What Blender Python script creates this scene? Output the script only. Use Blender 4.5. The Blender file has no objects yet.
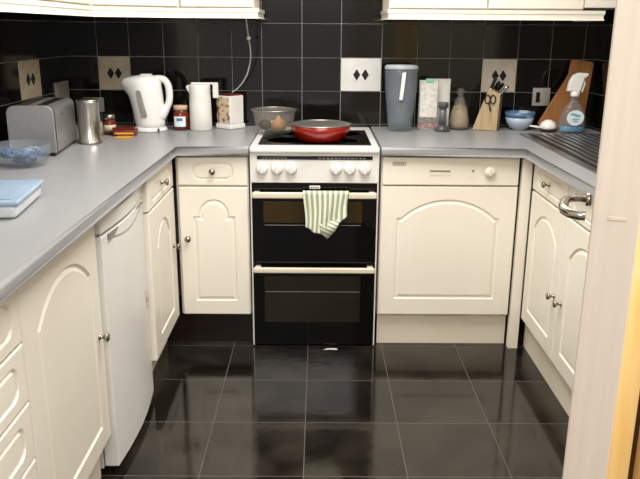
import bpy, bmesh, math, random
from mathutils import Vector, Matrix
random.seed(7)
PI = math.pi
COL = bpy.context.scene.collection

# ------------------------------------------------------------------ materials
def lin(h):
    h = h.lstrip('#'); r = []
    for i in (0, 2, 4):
        c = int(h[i:i+2], 16)/255
        r.append(c/12.92 if c <= .04045 else ((c+.055)/1.055)**2.4)
    return (r[0], r[1], r[2], 1)

def mat(name, col, rough=.5, metal=0, trans=0, ior=1.45, noise=None, bump=None, alpha=1, coat=0, spec=None, emis=None):
    m = bpy.data.materials.new(name); m.use_nodes = True
    nt = m.node_tree; b = nt.nodes['Principled BSDF']
    c = lin(col)
    b.inputs['Base Color'].default_value = c
    b.inputs['Roughness'].default_value = rough
    b.inputs['Metallic'].default_value = metal
    b.inputs['Transmission Weight'].default_value = trans
    b.inputs['IOR'].default_value = ior
    b.inputs['Alpha'].default_value = alpha
    b.inputs['Coat Weight'].default_value = coat
    if spec is not None: b.inputs['Specular IOR Level'].default_value = spec
    tc = nt.nodes.new('ShaderNodeTexCoord')
    if noise:      # (scale, second colour, contrast lo, hi, stretch)
        sc, c2, lo, hi = noise[:4]; st = noise[4] if len(noise) > 4 else (1, 1, 1)
        mp = nt.nodes.new('ShaderNodeMapping'); mp.inputs['Scale'].default_value = st
        n = nt.nodes.new('ShaderNodeTexNoise'); n.inputs['Scale'].default_value = sc; n.inputs['Detail'].default_value = 5
        r = nt.nodes.new('ShaderNodeValToRGB')
        r.color_ramp.elements[0].position = lo; r.color_ramp.elements[0].color = c
        r.color_ramp.elements[1].position = hi; r.color_ramp.elements[1].color = lin(c2)
        nt.links.new(tc.outputs['Object'], mp.inputs['Vector']); nt.links.new(mp.outputs[0], n.inputs['Vector'])
        nt.links.new(n.outputs['Fac'], r.inputs['Fac']); nt.links.new(r.outputs['Color'], b.inputs['Base Color'])
    if bump:
        sc, st = bump[:2]
        n = nt.nodes.new('ShaderNodeTexNoise'); n.inputs['Scale'].default_value = sc
        bp = nt.nodes.new('ShaderNodeBump'); bp.inputs['Strength'].default_value = st; bp.inputs['Distance'].default_value = .004
        nt.links.new(tc.outputs['Object'], n.inputs['Vector']); nt.links.new(n.outputs['Fac'], bp.inputs['Height'])
        nt.links.new(bp.outputs[0], b.inputs['Normal'])
    return m

M = {}
M['cream'] = mat('cream_door', '#F1EBDF', .36, noise=(3, '#EEE7D9', .4, .7))
M['carcass'] = mat('cream_carcass', '#EDE7DA', .5, noise=(3, '#E9E2D3', .4, .7))
M['plinth'] = mat('cream_plinth', '#ECE4D3', .5, noise=(4, '#E4DAC7', .35, .7))
M['plinthgap'] = mat('plinth_gap_shade', '#24140E', .35, noise=(6, '#170C08', .3, .7, (1, 1, 5)))
M['white'] = mat('white_enamel', '#E7E5E2', .25, noise=(4, '#E2E0DC', .4, .7))
M['fridge'] = mat('fridge_white', '#E9E7E4', .35, noise=(3, '#E5E4E2', .4, .7))
M['plastic'] = mat('white_plastic', '#EBEAE8', .35, noise=(5, '#E6E5E2', .4, .7))
M['worktop'] = mat('grey_laminate', '#909194', .33, noise=(420, '#9FA0A2', .35, .65))
M['tile'] = mat('black_tile', '#0D0C0B', .1, noise=(3, '#15120F', .35, .7), bump=(14, .05), spec=.45)
M['grout'] = mat('grey_grout', '#9C9994', .8, noise=(30, '#86837E', .3, .7))
M['beigetile'] = mat('beige_tile', '#B3A68F', .25, noise=(25, '#A2967F', .35, .7))
M['whitetile'] = mat('pale_tile', '#DAD9D8', .25, noise=(25, '#CFCECC', .35, .7))
M['diamond'] = mat('black_diamond', '#0B0A0A', .25, noise=(10, '#141210', .4, .7))
M['wallpaint'] = mat('wall_paint', '#E8E2D4', .8, noise=(3, '#E3DCCD', .4, .7))
M['ceil'] = mat('ceiling_paint', '#F4F2EC', .9, noise=(3, '#F0EEE8', .4, .7))
M['black'] = mat('black_plastic', '#101010', .35, noise=(20, '#161616', .4, .7))
M['blackgloss'] = mat('black_glass', '#050505', .06, noise=(2, '#080706', .4, .7))
M['ovenglass'] = mat('oven_window_glass', '#40300F', .08, noise=(3, '#2B200C', .35, .7))
M['lowglass'] = mat('lower_window_glass', '#29251A', .08, noise=(3, '#1F1C14', .35, .7))
M['cavity'] = mat('oven_cavity', '#100D08', .6, noise=(5, '#181208', .4, .7))
M['steel'] = mat('brushed_steel', '#C9C5BE', .25, 1, noise=(30, '#A9A59D', .35, .7, (6, 6, .4)))
M['chrome'] = mat('chrome', '#D0CDC8', .16, .95, noise=(10, '#C4C1BC', .4, .7))
M['nickel'] = mat('satin_nickel', '#A39C90', .25, 1, noise=(30, '#8B8478', .4, .7))
M['toaster'] = mat('brushed_aluminium', '#A9A9A9', .38, .75, noise=(60, '#9C9C9D', .35, .7, (1, 1, 6)))
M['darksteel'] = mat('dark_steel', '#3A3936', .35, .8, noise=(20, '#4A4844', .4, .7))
M['drainer'] = mat('sink_steel', '#B4B5B7', .28, .9, noise=(12, '#A4A5A7', .35, .7))
M['pine'] = mat('pine_wood', '#FFE0A0', .35, noise=(9, '#F8CB74', .35, .75, (6, 6, .5)))
M['brown'] = mat('dark_brown_gap', '#4A2C12', .5, noise=(8, '#2E1A0A', .35, .7, (5, 5, .5)))
M['doorpaint'] = mat('door_paint', '#BFB3A7', .3, noise=(9, '#B4A89B', .3, .75, (8, 8, .4)))
M['block'] = mat('beech_block', '#BBA684', .5, noise=(14, '#A48C68', .35, .7, (5, 5, .6)))
M['board'] = mat('brown_board', '#A87240', .5, noise=(9, '#8C5C32', .35, .7, (6, 1, .8)))
M['red'] = mat('red_enamel', '#7E150A', .2, noise=(6, '#8E1A0D', .4, .7), coat=.5)
M['panin'] = mat('nonstick_grey', '#4D4A48', .35, noise=(30, '#5A5754', .4, .7))
M['glass'] = mat('clear_glass', '#F2F6F8', .03, trans=1, ior=1.15, noise=(3, '#E9EEF2', .4, .7))
M['smoke'] = mat('smoky_glass', '#929BA4', .05, noise=(3, '#868F98', .4, .7), alpha=.27)
M['frost'] = mat('frosted_jar_glass', '#A19D94', .08, noise=(3, '#959188', .4, .7), alpha=.2)
M['blueglass'] = mat('pale_blue_glass', '#9CA6B0', .05, noise=(3, '#8F9AA6', .4, .7), alpha=.22)
M['bluefill'] = mat('blue_pods', '#48608A', .5, noise=(30, '#6F86AC', .35, .7))
M['bluelid'] = mat('blue_lid', '#9FB3C8', .3, noise=(8, '#90A7BF', .4, .7))
M['bluetub'] = mat('milky_tub', '#CDD2D5', .35, noise=(8, '#BFC7CD', .4, .7))
M['ceramicblue'] = mat('pale_blue_ceramic', '#A9BCCC', .25, noise=(8, '#B9C8D5', .4, .7))
M['ceramicnavy'] = mat('blue_glaze', '#54749A', .25, noise=(9, '#C3CFD8', .52, .58))
M['honey'] = mat('amber_sauce', '#6E2A12', .15, noise=(20, '#4E1B0C', .4, .7))
M['paper'] = mat('white_paper', '#DEDCD6', .7, noise=(60, '#B9B7AE', .45, .75))
M['paperplain'] = mat('plain_paper', '#E6E4DF', .7, noise=(6, '#DAD8D2', .4, .7))
M['band'] = mat('grey_band', '#77706E', .6, noise=(80, '#8E8482', .4, .6))
M['bandred'] = mat('dull_red_band', '#8C5450', .6, noise=(60, '#C8C0BA', .5, .6, (1, 1, 6)))
M['mint'] = mat('mint_clip', '#9FD8C2', .4, noise=(8, '#8CCBB3', .4, .7))
M['oats'] = mat('pale_oats', '#C9B48E', .8, noise=(70, '#A78F68', .35, .7), bump=(90, .5))
M['onion'] = mat('onion_skin', '#C79A63', .4, noise=(8, '#A97842', .3, .7, (4, 4, 1)))
M['garlic'] = mat('pale_food', '#D8CDB8', .5, noise=(10, '#C4B79E', .3, .7))
M['darkfood'] = mat('dark_food', '#3A2E24', .5, noise=(12, '#241B14', .3, .7))
M['grinder'] = mat('grinder_grey', '#55565A', .3, noise=(10, '#45464A', .4, .7))
M['teal'] = mat('blue_liquid', '#5E9CC4', .15, noise=(6, '#4D8FBA', .4, .7))
M['label'] = mat('white_label', '#E3EEF0', .4, noise=(8, '#D5E6EA', .4, .7))
M['tealmark'] = mat('teal_print', '#7FB4BE', .4, noise=(14, '#A9CDD2', .4, .7))
M['sponge'] = mat('white_bristle', '#F3F3F0', .8, noise=(60, '#E2E2DE', .4, .7), bump=(90, .6))
M['yellow'] = mat('yellow_print', '#D99A34', .5, noise=(10, '#E3AE52', .4, .7))
M['redpack'] = mat('red_print', '#5C1912', .45, noise=(14, '#8A3E2E', .5, .8))
M['pink'] = mat('pink_print', '#E3A79C', .5, noise=(40, '#F0D0C8', .4, .6))
M['floral'] = mat('floral_print', '#D7C0A6', .4, noise=(38, '#5E3B2C', .5, .62))
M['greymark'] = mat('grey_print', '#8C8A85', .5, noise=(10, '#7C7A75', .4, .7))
M['plate'] = mat('grey_plate', '#8F8B82', .4, noise=(10, '#85817A', .4, .7))
M['sand'] = mat('tan_lid', '#C9AE93', .5, noise=(10, '#BBA085', .4, .7))
M['cable'] = mat('pale_cable', '#B8B5B0', .5, noise=(10, '#A6A39E', .4, .7))
M['leversteel'] = mat('worn_chrome', '#A8A39B', .2, 1, noise=(30, '#958F86', .4, .7))
M['paletile'] = mat('light_beige_tile', '#D2CABB', .25, noise=(25, '#C4BBAA', .35, .7))
M['jugclear'] = mat('pale_plastic_lid', '#B9C0C6', .2, noise=(8, '#AAB2B9', .4, .7))
M['chromeplate'] = mat('chrome_plate', '#CFCBC6', .3, .45, noise=(14, '#A5A19C', .35, .7))
M['bulb'] = mat('lamp_glow', '#FFFFFF', .5, noise=(4, '#F8F8F8', .4, .7))
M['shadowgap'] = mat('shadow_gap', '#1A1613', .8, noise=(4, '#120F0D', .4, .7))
M['handlecream'] = mat('cream_bar', '#DED3C0', .35, noise=(5, '#D6CAB5', .4, .7))

def towel_material():
    m = bpy.data.materials.new('striped_cotton'); m.use_nodes = True
    nt = m.node_tree; b = nt.nodes['Principled BSDF']; b.inputs['Roughness'].default_value = .9
    uv = nt.nodes.new('ShaderNodeTexCoord'); sp = nt.nodes.new('ShaderNodeSeparateXYZ')
    mul = nt.nodes.new('ShaderNodeMath'); mul.operation = 'MULTIPLY'; mul.inputs[1].default_value = 8.6
    fr = nt.nodes.new('ShaderNodeMath'); fr.operation = 'FRACT'
    r = nt.nodes.new('ShaderNodeValToRGB'); r.color_ramp.interpolation = 'EASE'
    e = r.color_ramp.elements
    e[0].position = 0; e[0].color = lin('#E6E4D3'); e[1].position = .98; e[1].color = lin('#E6E4D3')
    for p, c in ((.30, '#E6E4D3'), (.42, '#98A588'), (.84, '#98A588'), (.94, '#E6E4D3')):
        x = e.new(p); x.color = lin(c)
    nt.links.new(uv.outputs['UV'], sp.inputs[0]); nt.links.new(sp.outputs['X'], mul.inputs[0])
    nt.links.new(mul.outputs[0], fr.inputs[0]); nt.links.new(fr.outputs[0], r.inputs['Fac'])
    nt.links.new(r.outputs['Color'], b.inputs['Base Color'])
    return m
M['towel'] = towel_material()

def floor_material(x0, y0, s):
    m = bpy.data.materials.new('slate_floor_tiles'); m.use_nodes = True
    nt = m.node_tree; L = nt.links.new; N = nt.nodes.new; b = nt.nodes['Principled BSDF']
    tc = N('ShaderNodeTexCoord')
    mp = N('ShaderNodeVectorMath'); mp.operation = 'SUBTRACT'; mp.inputs[1].default_value = (x0, y0, 0)
    dv = N('ShaderNodeVectorMath'); dv.operation = 'SCALE'; dv.inputs['Scale'].default_value = 1/s
    L(tc.outputs['Object'], mp.inputs[0]); L(mp.outputs[0], dv.inputs[0])
    fl = N('ShaderNodeVectorMath'); fl.operation = 'FLOOR'; L(dv.outputs[0], fl.inputs[0])
    fr = N('ShaderNodeVectorMath'); fr.operation = 'FRACTION'; L(dv.outputs[0], fr.inputs[0])
    sp = N('ShaderNodeSeparateXYZ'); L(fr.outputs[0], sp.inputs[0])
    def edge(o):
        a = N('ShaderNodeMath'); a.operation = 'SUBTRACT'; a.inputs[1].default_value = .5; L(o, a.inputs[0])
        c = N('ShaderNodeMath'); c.operation = 'ABSOLUTE'; L(a.outputs[0], c.inputs[0])
        d = N('ShaderNodeMath'); d.operation = 'GREATER_THAN'; d.inputs[1].default_value = .4955; L(c.outputs[0], d.inputs[0]); return d.outputs[0]
    mx = N('ShaderNodeMath'); mx.operation = 'MAXIMUM'; L(edge(sp.outputs['X']), mx.inputs[0]); L(edge(sp.outputs['Y']), mx.inputs[1])
    wn = N('ShaderNodeTexWhiteNoise'); wn.noise_dimensions = '2D'; L(fl.outputs[0], wn.inputs['Vector'])
    off = N('ShaderNodeVectorMath'); off.operation = 'ADD'; L(tc.outputs['Object'], off.inputs[0]); L(wn.outputs['Color'], off.inputs[1])
    n = N('ShaderNodeTexNoise'); n.inputs['Scale'].default_value = 5; n.inputs['Detail'].default_value = 8; n.inputs['Distortion'].default_value = .6
    L(off.outputs[0], n.inputs['Vector'])
    r = N('ShaderNodeValToRGB'); r.color_ramp.elements[0].position = .38; r.color_ramp.elements[0].color = lin('#13100E')
    r.color_ramp.elements[1].position = .75; r.color_ramp.elements[1].color = lin('#332D27')
    L(n.outputs['Fac'], r.inputs['Fac'])
    mix = N('ShaderNodeMix'); mix.data_type = 'RGBA'; L(mx.outputs[0], mix.inputs['Factor']); L(r.outputs['Color'], mix.inputs['A'])
    mix.inputs['B'].default_value = lin('#57524C')
    L(mix.outputs['Result'], b.inputs['Base Color'])
    r2 = N('ShaderNodeMapRange'); r2.inputs['To Min'].default_value = .05; r2.inputs['To Max'].default_value = .13; L(n.outputs['Fac'], r2.inputs['Value'])
    ad = N('ShaderNodeMath'); ad.operation = 'MULTIPLY_ADD'; ad.inputs[1].default_value = .5; L(mx.outputs[0], ad.inputs[0]); L(r2.outputs[0], ad.inputs[2])
    L(ad.outputs[0], b.inputs['Roughness'])
    bp = N('ShaderNodeBump'); bp.inputs['Strength'].default_value = .18; bp.inputs['Distance'].default_value = .002
    n2 = N('ShaderNodeTexNoise'); n2.inputs['Scale'].default_value = 25; n2.inputs['Detail'].default_value = 6; L(off.outputs[0], n2.inputs['Vector'])
    L(n2.outputs['Fac'], bp.inputs['Height']); L(bp.outputs[0], b.inputs['Normal'])
    b.inputs['Specular IOR Level'].default_value = .55
    return m

# ------------------------------------------------------------------ mesh builder
class MB:
    def __init__(s): s.bm = bmesh.new(); s.mi = 0
    def _face(s, vs, sm=False):
        try:
            f = s.bm.faces.new(vs); f.material_index = s.mi; f.smooth = sm; return f
        except ValueError: return None
    def box(s, x0, x1, y0, y1, z0, z1, bev=0, seg=2):
        t = bmesh.new(); bmesh.ops.create_cube(t, size=1)
        for v in t.verts: v.co = Vector(((x0+x1)/2+v.co.x*(x1-x0), (y0+y1)/2+v.co.y*(y1-y0), (z0+z1)/2+v.co.z*(z1-z0)))
        if bev: bmesh.ops.bevel(t, geom=list(t.edges), offset=bev, segments=seg, profile=.5, affect='EDGES')
        return s.merge(t)
    def merge(s, t, mtx=None, smooth=False):
        t.verts.ensure_lookup_table(); mp = {}
        for v in t.verts: mp[v] = s.bm.verts.new(mtx @ v.co if mtx else v.co)
        for f in t.faces: s._face([mp[v] for v in f.verts], smooth or f.smooth)
        t.free(); return s
    def lathe(s, prof, c=(0, 0, 0), seg=32, axis='z', sx=1, sy=1, sm=True):
        rings = []
        for r, h in prof:
            ring = []
            for k in range(seg):
                a = 2*PI*k/seg; p = (r*math.cos(a)*sx, r*math.sin(a)*sy, h)
                if axis == 'y': p = (p[0], -p[2], p[1])
                if axis == 'x': p = (p[2], p[0], p[1])
                ring.append(s.bm.verts.new((c[0]+p[0], c[1]+p[1], c[2]+p[2])))
            rings.append(ring)
        for a, b in zip(rings, rings[1:]):
            for k in range(seg): s._face([a[k], a[(k+1) % seg], b[(k+1) % seg], b[k]], sm)
        if prof[0][0] > 1e-5 : s._face(rings[0][::-1])
        if prof[-1][0] > 1e-5: s._face(rings[-1])
        return s
    def tube(s, pts, r, seg=10, sm=True):
        pts = [Vector(p) for p in pts]; rings = []
        rr = r if isinstance(r, (list, tuple)) else [r]*len(pts)
        up = Vector((0, 0, 1)); prev = None
        for i, p in enumerate(pts):
            d = (pts[min(i+1, len(pts)-1)]-pts[max(i-1, 0)]).normalized()
            if prev is None:
                a = up if abs(d.dot(up)) < .9 else Vector((1, 0, 0)); n = d.cross(a).normalized()
            else: n = (prev - d*prev.dot(d)).normalized()
            prev = n; b = d.cross(n)
            rings.append([s.bm.verts.new(p+(n*math.cos(2*PI*k/seg)+b*math.sin(2*PI*k/seg))*rr[i]) for k in range(seg)])
        for a, b in zip(rings, rings[1:]):
            for k in range(seg): s._face([a[k], a[(k+1) % seg], b[(k+1) % seg], b[k]], sm)
        s._face(rings[0][::-1]); s._face(rings[-1]); return s
    def prism(s, poly, a, b, axis='y', bev=0, seg=2):
        """polygon extruded along axis; poly pairs are the other two axes in xyz order"""
        t = bmesh.new()
        def P(q, h):
            return {'y': (q[0], h, q[1]), 'z': (q[0], q[1], h), 'x': (h, q[0], q[1])}[axis]
        A = [t.verts.new(P(q, a)) for q in poly]; B = [t.verts.new(P(q, b)) for q in poly]
        t.faces.new(A); t.faces.new(B[::-1]); n = len(poly)
        for k in range(n): t.faces.new([A[k], B[k], B[(k+1) % n], A[(k+1) % n]])
        bmesh.ops.recalc_face_normals(t, faces=t.faces)
        if bev: bmesh.ops.bevel(t, geom=list(t.edges), offset=bev, segments=seg, profile=.5, affect='EDGES')
        return s.merge(t)
    def sphere(s, c, r, sx=1, sy=1, sz=1, seg=16):
        t = bmesh.new(); bmesh.ops.create_uvsphere(t, u_segments=seg, v_segments=seg//2+2, radius=r)
        for v in t.verts: v.co = Vector((c[0]+v.co.x*sx, c[1]+v.co.y*sy, c[2]+v.co.z*sz))
        return s.merge(t, smooth=True)
    def build(s, name, mats, parent=None, mtx=None, recalc=True):
        if recalc: bmesh.ops.recalc_face_normals(s.bm, faces=s.bm.faces)
        me = bpy.data.meshes.new(name); s.bm.to_mesh(me); s.bm.free()
        for m in (mats if isinstance(mats, (list, tuple)) else [mats]): me.materials.append(m)
        o = bpy.data.objects.new(name, me); COL.objects.link(o)
        if parent: o.parent = parent
        if mtx: o.matrix_local = mtx
        return o

def empty(name, loc=(0, 0, 0), rz=0):
    o = bpy.data.objects.new(name, None); COL.objects.link(o); o.location = loc; o.rotation_euler = (0, 0, rz)
    o.empty_display_size = .05; return o
def tag(o, label=None, cat=None, group=None, kind=None):
    if label: o['label'] = label
    if cat: o['category'] = cat
    if group: o['group'] = group
    if kind: o['kind'] = kind
    return o
def T(x=0, y=0, z=0): return Matrix.Translation((x, y, z))

# ------------------------------------------------------------------ main dimensions (metres)
XL, XR, YF = -.643, .904, -.60          # front planes of left run, right run, back run
WL, WR, WB = -1.243, 1.363, .05         # wall planes
WT = .91                                # worktop height
YREAR = -4.6

# ------------------------------------------------------------------ room shell
def struct(o): o['kind'] = 'structure'; return o
fl = MB(); fl.box(WL-.1, WR+.1, YREAR, WB+.1, -.05, 0)
struct(fl.build('floor', floor_material(-.3746, -.9343, .334)))
c = MB(); c.box(WL-.1, WR+.1, YREAR, WB+.1, 2.4, 2.46); struct(c.build('ceiling', M['ceil']))

def tiled(name, us, zs, place, skip=()):
    """real tiles: backing (grout) plus one slightly pillowed slab per tile; place(u0,u1,z0,z1,d0,d1)->box args"""
    m = MB(); m.mi = 0
    m.box(*place(us[0], us[-1], zs[0], zs[-1], 0, .004))
    m.mi = 1; g = .0016
    for a, b in zip(us, us[1:]):
        for z0, z1 in zip(zs, zs[1:]):
            if any(abs(a-q[0]) < .01 and abs(z0-q[1]) < .01 for q in skip): continue
            m.box(*place(a+g, b-g, z0+g, z1-g, .001, .008), bev=.0012, seg=1)
    return m
ZR = [.76, .92, 1.0825, 1.243, 1.404, 1.565, 1.726]
s = 1.0137
bx = [WL, -1.082, -.925, -.757, -.590, -.424, -.277, -.081, .110, .309, .483, .644, .806, .975, 1.138, 1.30, WR]
pic_b = [(-1.082, 1.0825), (.110, 1.0825), (.806, 1.0825)]
w = MB(); w.mi = 2; w.box(WL-.1, WR+.1, WB, WB+.1, 0, 2.4); w.mi = 0
t = tiled('b', bx, ZR, lambda a, b, z0, z1, d0, d1: (a, b, WB-d1, WB-d0, z0, z1), skip=pic_b)
tmp = bpy.data.meshes.new('t'); t.bm.to_mesh(tmp); w.bm.from_mesh(tmp); t.bm.free()
wall_back = struct(w.build('wall_back', [M['grout'], M['tile'], M['wallpaint']]))
ly = [-2.91, -2.675, -2.44, -2.204, -1.968, -1.732, -1.496, -1.26, -1.025, -.79, -.554, -.318, -.134, WB]
pic_l = [(-.554, 1.0825)]
w = MB(); w.mi = 2; w.box(WL-.1, WL, YREAR, WB, 0, 2.4)
t = tiled('l', ly, ZR, lambda a, b, z0, z1, d0, d1: (WL+d0, WL+d1, a, b, z0, z1), skip=pic_l)
tmp = bpy.data.meshes.new('t'); t.bm.to_mesh(tmp); w.bm.from_mesh(tmp); t.bm.free()
wall_left = struct(w.build('wall_left', [M['grout'], M['tile'], M['wallpaint']]))
ry = [WB-.16*k for k in range(14)][::-1]
w = MB(); w.mi = 2; w.box(WR, WR+.1, YREAR, WB, 0, 2.4)
t = tiled('r', ry, ZR, lambda a, b, z0, z1, d0, d1: (WR-d1, WR-d0, a, b, z0, z1))
tmp = bpy.data.meshes.new('t'); t.bm.to_mesh(tmp); w.bm.from_mesh(tmp); t.bm.free()
wall_right = struct(w.build('wall_right', [M['grout'], M['tile'], M['wallpaint']]))
w = MB(); w.box(.74, WR, -2.32, -2.2, 0, 2.4); struct(w.build('wall_front', M['wallpaint']))

# picture tiles (part of the walls): each tile with its two diamonds
def picture_tile(parent, u0, u1, m, frame, du=.019, cz=0, cu=0):
    t = MB(); t.box(*frame(u0+.0016, u1-.0016, 1.0841, 1.2414, .001, .008), bev=.0012, seg=1)
    p = t.build('picture_tile', m, parent); p['label'] = 'pale picture tile with two black diamonds'
    uc = (u0+u1)/2+cu; zc = 1.163+cz
    for k in (-1, 1):
        d = MB(); a = uc+k*du; h = .025; wd = .0175 if frame is FB else .024
        q = [(a-wd, zc), (a-wd*.12, zc-h), (a+wd*.12, zc-h), (a+wd, zc), (a+wd*.12, zc+h), (a-wd*.12, zc+h)]
        if frame is FB: d.prism(q, WB-.0095, WB-.0075, 'y')
        else: d.prism(q, WL+.0075, WL+.0095, 'x')
        d.build('diamond', M['diamond'], p)
FB = lambda a, b, z0, z1, d0, d1: (a, b, WB-d1, WB-d0, z0, z1)
FL = lambda a, b, z0, z1, d0, d1: (WL+d0, WL+d1, a, b, z0, z1)
picture_tile(wall_back, -1.082, -.925, M['beigetile'], FB)
picture_tile(wall_back, .110, .309, M['whitetile'], FB, .021)
picture_tile(wall_back, .806, .975, M['paletile'], FB)
picture_tile(wall_left, -.554, -.318, M['beigetile'], FL, .027)

# ------------------------------------------------------------------ routed doors
def loop_face(bm, rings, mi=0):
    for a, b in zip(rings, rings[1:]):
        n = len(a)
        for k in range(n):
            f = bm.faces.new([a[k], a[(k+1) % n], b[(k+1) % n], b[k]]); f.material_index = mi
def inset_poly(P, d):
    n = len(P); out = []
    for i in range(n):
        p0, p1, p2 = Vector(P[i-1]), Vector(P[i]), Vector(P[(i+1) % n])
        e1 = (p1-p0).normalized(); e2 = (p2-p1).normalized()
        n1 = Vector((-e1.y, e1.x)); n2 = Vector((-e2.y, e2.x))
        b = n1+n2; L = b.length
        b = b/L if L > 1e-6 else n1
        k = d/max(.35, b.dot(n1)); out.append(p1+b*k)
    return out
def arch_outline(x0, x1, z0, zs, zt, shoulder=.0):
    """CCW: flat bottom, straight sides to the shoulder, circular arch up to zt"""
    P = [(x0, z0), (x1, z0), (x1, zs)]
    a, b = x1-shoulder, x0+shoulder
    c = (a-b)/2; h = zt-zs; R = (c*c+h*h)/(2*h); xm = (a+b)/2; zc = zt-R
    a0 = math.atan2(zs-zc, a-xm); a1 = PI-a0; n = 18
    if shoulder < .004: pass
    for k in range(n+1):
        t = a0+(a1-a0)*k/n
        if shoulder < .004 and k in (0, n): continue
        P.append((xm+R*math.cos(t), zc+R*math.sin(t)))
    P.append((x0, zs)); return [Vector(p) for p in P]
def lozenge(x0, x1, z0, z1, c):
    P = []
    for (cx, cz, s0) in ((x1-c, z0+c, -PI/2), (x1-c, z1-c, 0), (x0+c, z1-c, PI/2), (x0+c, z0+c, PI)):
        for k in range(5): a = s0+PI/2*k/4; P.append(Vector((cx+c*math.cos(a), cz+c*math.sin(a))))
    return P
def slab(name, w, h, outline, parent, m=None, th=.02, x=0, z=0, depth=.006, wd=.02):
    """door front in the local XZ plane facing -Y; local origin = run front plane"""
    bm = bmesh.new(); e = .0035
    def V(p, y): return bm.verts.new((x+p[0], y, z+p[1]))
    rect = [(0, 0), (w, 0), (w, h), (0, h)]; rin = [(e, e), (w-e, e), (w-e, h-e), (e, h-e)]
    back = [V(p, th) for p in rect]; mid = [V(p, e) for p in rect]; fr = [V(p, 0) for p in rin]
    loop_face(bm, [back, mid, fr]); bm.faces.new(back[::-1])
    if outline:
        rings = []
        for d, y in ((0, 0), (wd*.22, depth), (wd*.45, depth), (wd, .0008)):
            rings.append([V(p, y) for p in (outline if d == 0 else inset_poly(outline, d))])
        loop_face(bm, rings); bm.faces.new(rings[-1])
        ed = [bm.edges.get([fr[k], fr[(k+1) % 4]]) for k in range(4)]
        o = rings[0]; ed += [bm.edges.get([o[k], o[(k+1) % len(o)]]) for k in range(len(o))]
        bmesh.ops.triangle_fill(bm, edges=ed, use_beauty=True, use_dissolve=False)
    else: bm.faces.new(fr)
    bmesh.ops.recalc_face_normals(bm, faces=bm.faces)
    me = bpy.data.meshes.new(name); bm.to_mesh(me); bm.free(); me.materials.append(m or M['cream'])
    ob = bpy.data.objects.new(name, me); COL.objects.link(ob); ob.parent = parent
    return ob
def knob(parent, x, z):
    k = MB(); k.lathe([(.0095, 0), (.0095, .003), (.005, .006), (.0045, .013), (.009, .018), (.0135, .0225), (.0135, .026), (.010, .0295), (0, .031)], (x, 0, z), 18, 'y')
    return k.build('knob', M['nickel'], parent)
ZB, ZT = .152, .862       # door bottom / top
ZD = .733                 # door top under a drawer
def door(parent, x, w, z0=ZB, z1=ZD, knobx=None, knobz=None, shoulder=0, mx=.055, arch=.075, sd=.06, outline=True, name='door'):
    h = z1-z0
    ol = arch_outline(mx, w-mx, .065, h-sd-arch, h-sd, shoulder) if outline else None
    d = slab(name, w-.003, h-.003, ol, parent, x=x, z=z0)
    if knobx is not None: knob(d, x+knobx, knobz)
    return d
def drawer(parent, x, w, z0, z1, kn=True, mx=.055, mz=.022, cc=None):
    h = z1-z0; cc = cc or (h-2*mz)*.40
    d = slab('drawer', w-.003, h-.004, lozenge(mx, w-mx, mz, h-.004-mz, cc), parent, x=x, z=z0, wd=.014)
    if kn: knob(d, x+w/2, z0+h/2)
    return d
def cabinet(name, loc, rz, w, depth, label, cat='cabinet', group=None, carc='carcass'):
    e = empty(name, loc, rz); tag(e, label, cat, group)
    m = MB(); y0 = .0205
    m.box(0, w, y0, depth, .15, .868)
    m.build('carcass', M[carc], e); e['group'] = 'cream base cabinets'; return e

# --- left run (faces +X): local x -> world +Y
def Lcab(y0, y1, label, x=XL): return cabinet('base_cabinet', (x, y0, 0), PI/2, y1-y0, x-WL-.012, label)
e = Lcab(-2.69, -2.166, 'cream chest of five drawers at the near end of the left run')
e.name = 'drawer_cabinet'
for k in range(5):
    z1 = .862-.143*k; drawer(e, .001, .522, z1-.143, z1-.001, kn=True, mx=.045, mz=.028, cc=.03)
e = Lcab(-2.166, -1.603, 'wide cream cabinet with one arched door, between the drawers and the fridge')
door(e, .002, .559, z1=ZT, knobx=.515, knobz=.50, mx=.075, arch=.085, sd=.072)
e = Lcab(-1.078, -.603, 'narrow cream corner cabinet with drawer above arched door, beside the fridge', x=-.611)
door(e, .002, .470, knobx=.405, knobz=.49, shoulder=.022, mx=.10, arch=.075, sd=.075)
drawer(e, .002, .470, .738, ZT, mx=.06)
# --- back run, left cabinet (faces -Y)
e = cabinet('base_cabinet', (-.603, YF, 0), 0, .308, -YF+WB-.012, 'narrow cream cabinet with drawer above arched door, left of the cooker')
door(e, .010, .298, knobx=.035, knobz=.505, shoulder=.028, mx=.058, arch=.075, sd=.055)
drawer(e, .010, .298, .738, ZT, mx=.062)
# corner filler posts
f = MB(); f.box(.860, .903, -.615, -.58, 0, .868, bev=.002); tag(f.build('corner_post', M['cream']), 'full-height cream corner post right of the dishwasher', 'post')
# plinths
def plinth(x0, x1, y0, y1, label, m='plinth', h=.148):
    p = MB(); p.box(x0, x1, y0, y1, 0, h, bev=.001, seg=1); return tag(p.build('plinth', M[m]), label, 'plinth', 'plinths under the base units')
plinth(-.66, -.293, -.545, -.527, 'dark brown panel painted as the shaded gap under the cabinet left of the cooker', 'plinthgap')  # no plinth here: the panel's dark colour stands in for shade
plinth(-.703, -.685, -1.075, -.55, 'cream plinth under the left corner cabinet beyond the fridge')
plinth(-.703, -.685, -2.69, -1.61, 'cream plinth under the near left cabinets before the fridge')
plinth(.272, .856, -.56, -.542, 'cream plinth board below the dishwasher door')
plinth(.938, .956, -2.17, -.584, 'cream plinth under the right-hand run of cabinets')
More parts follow.
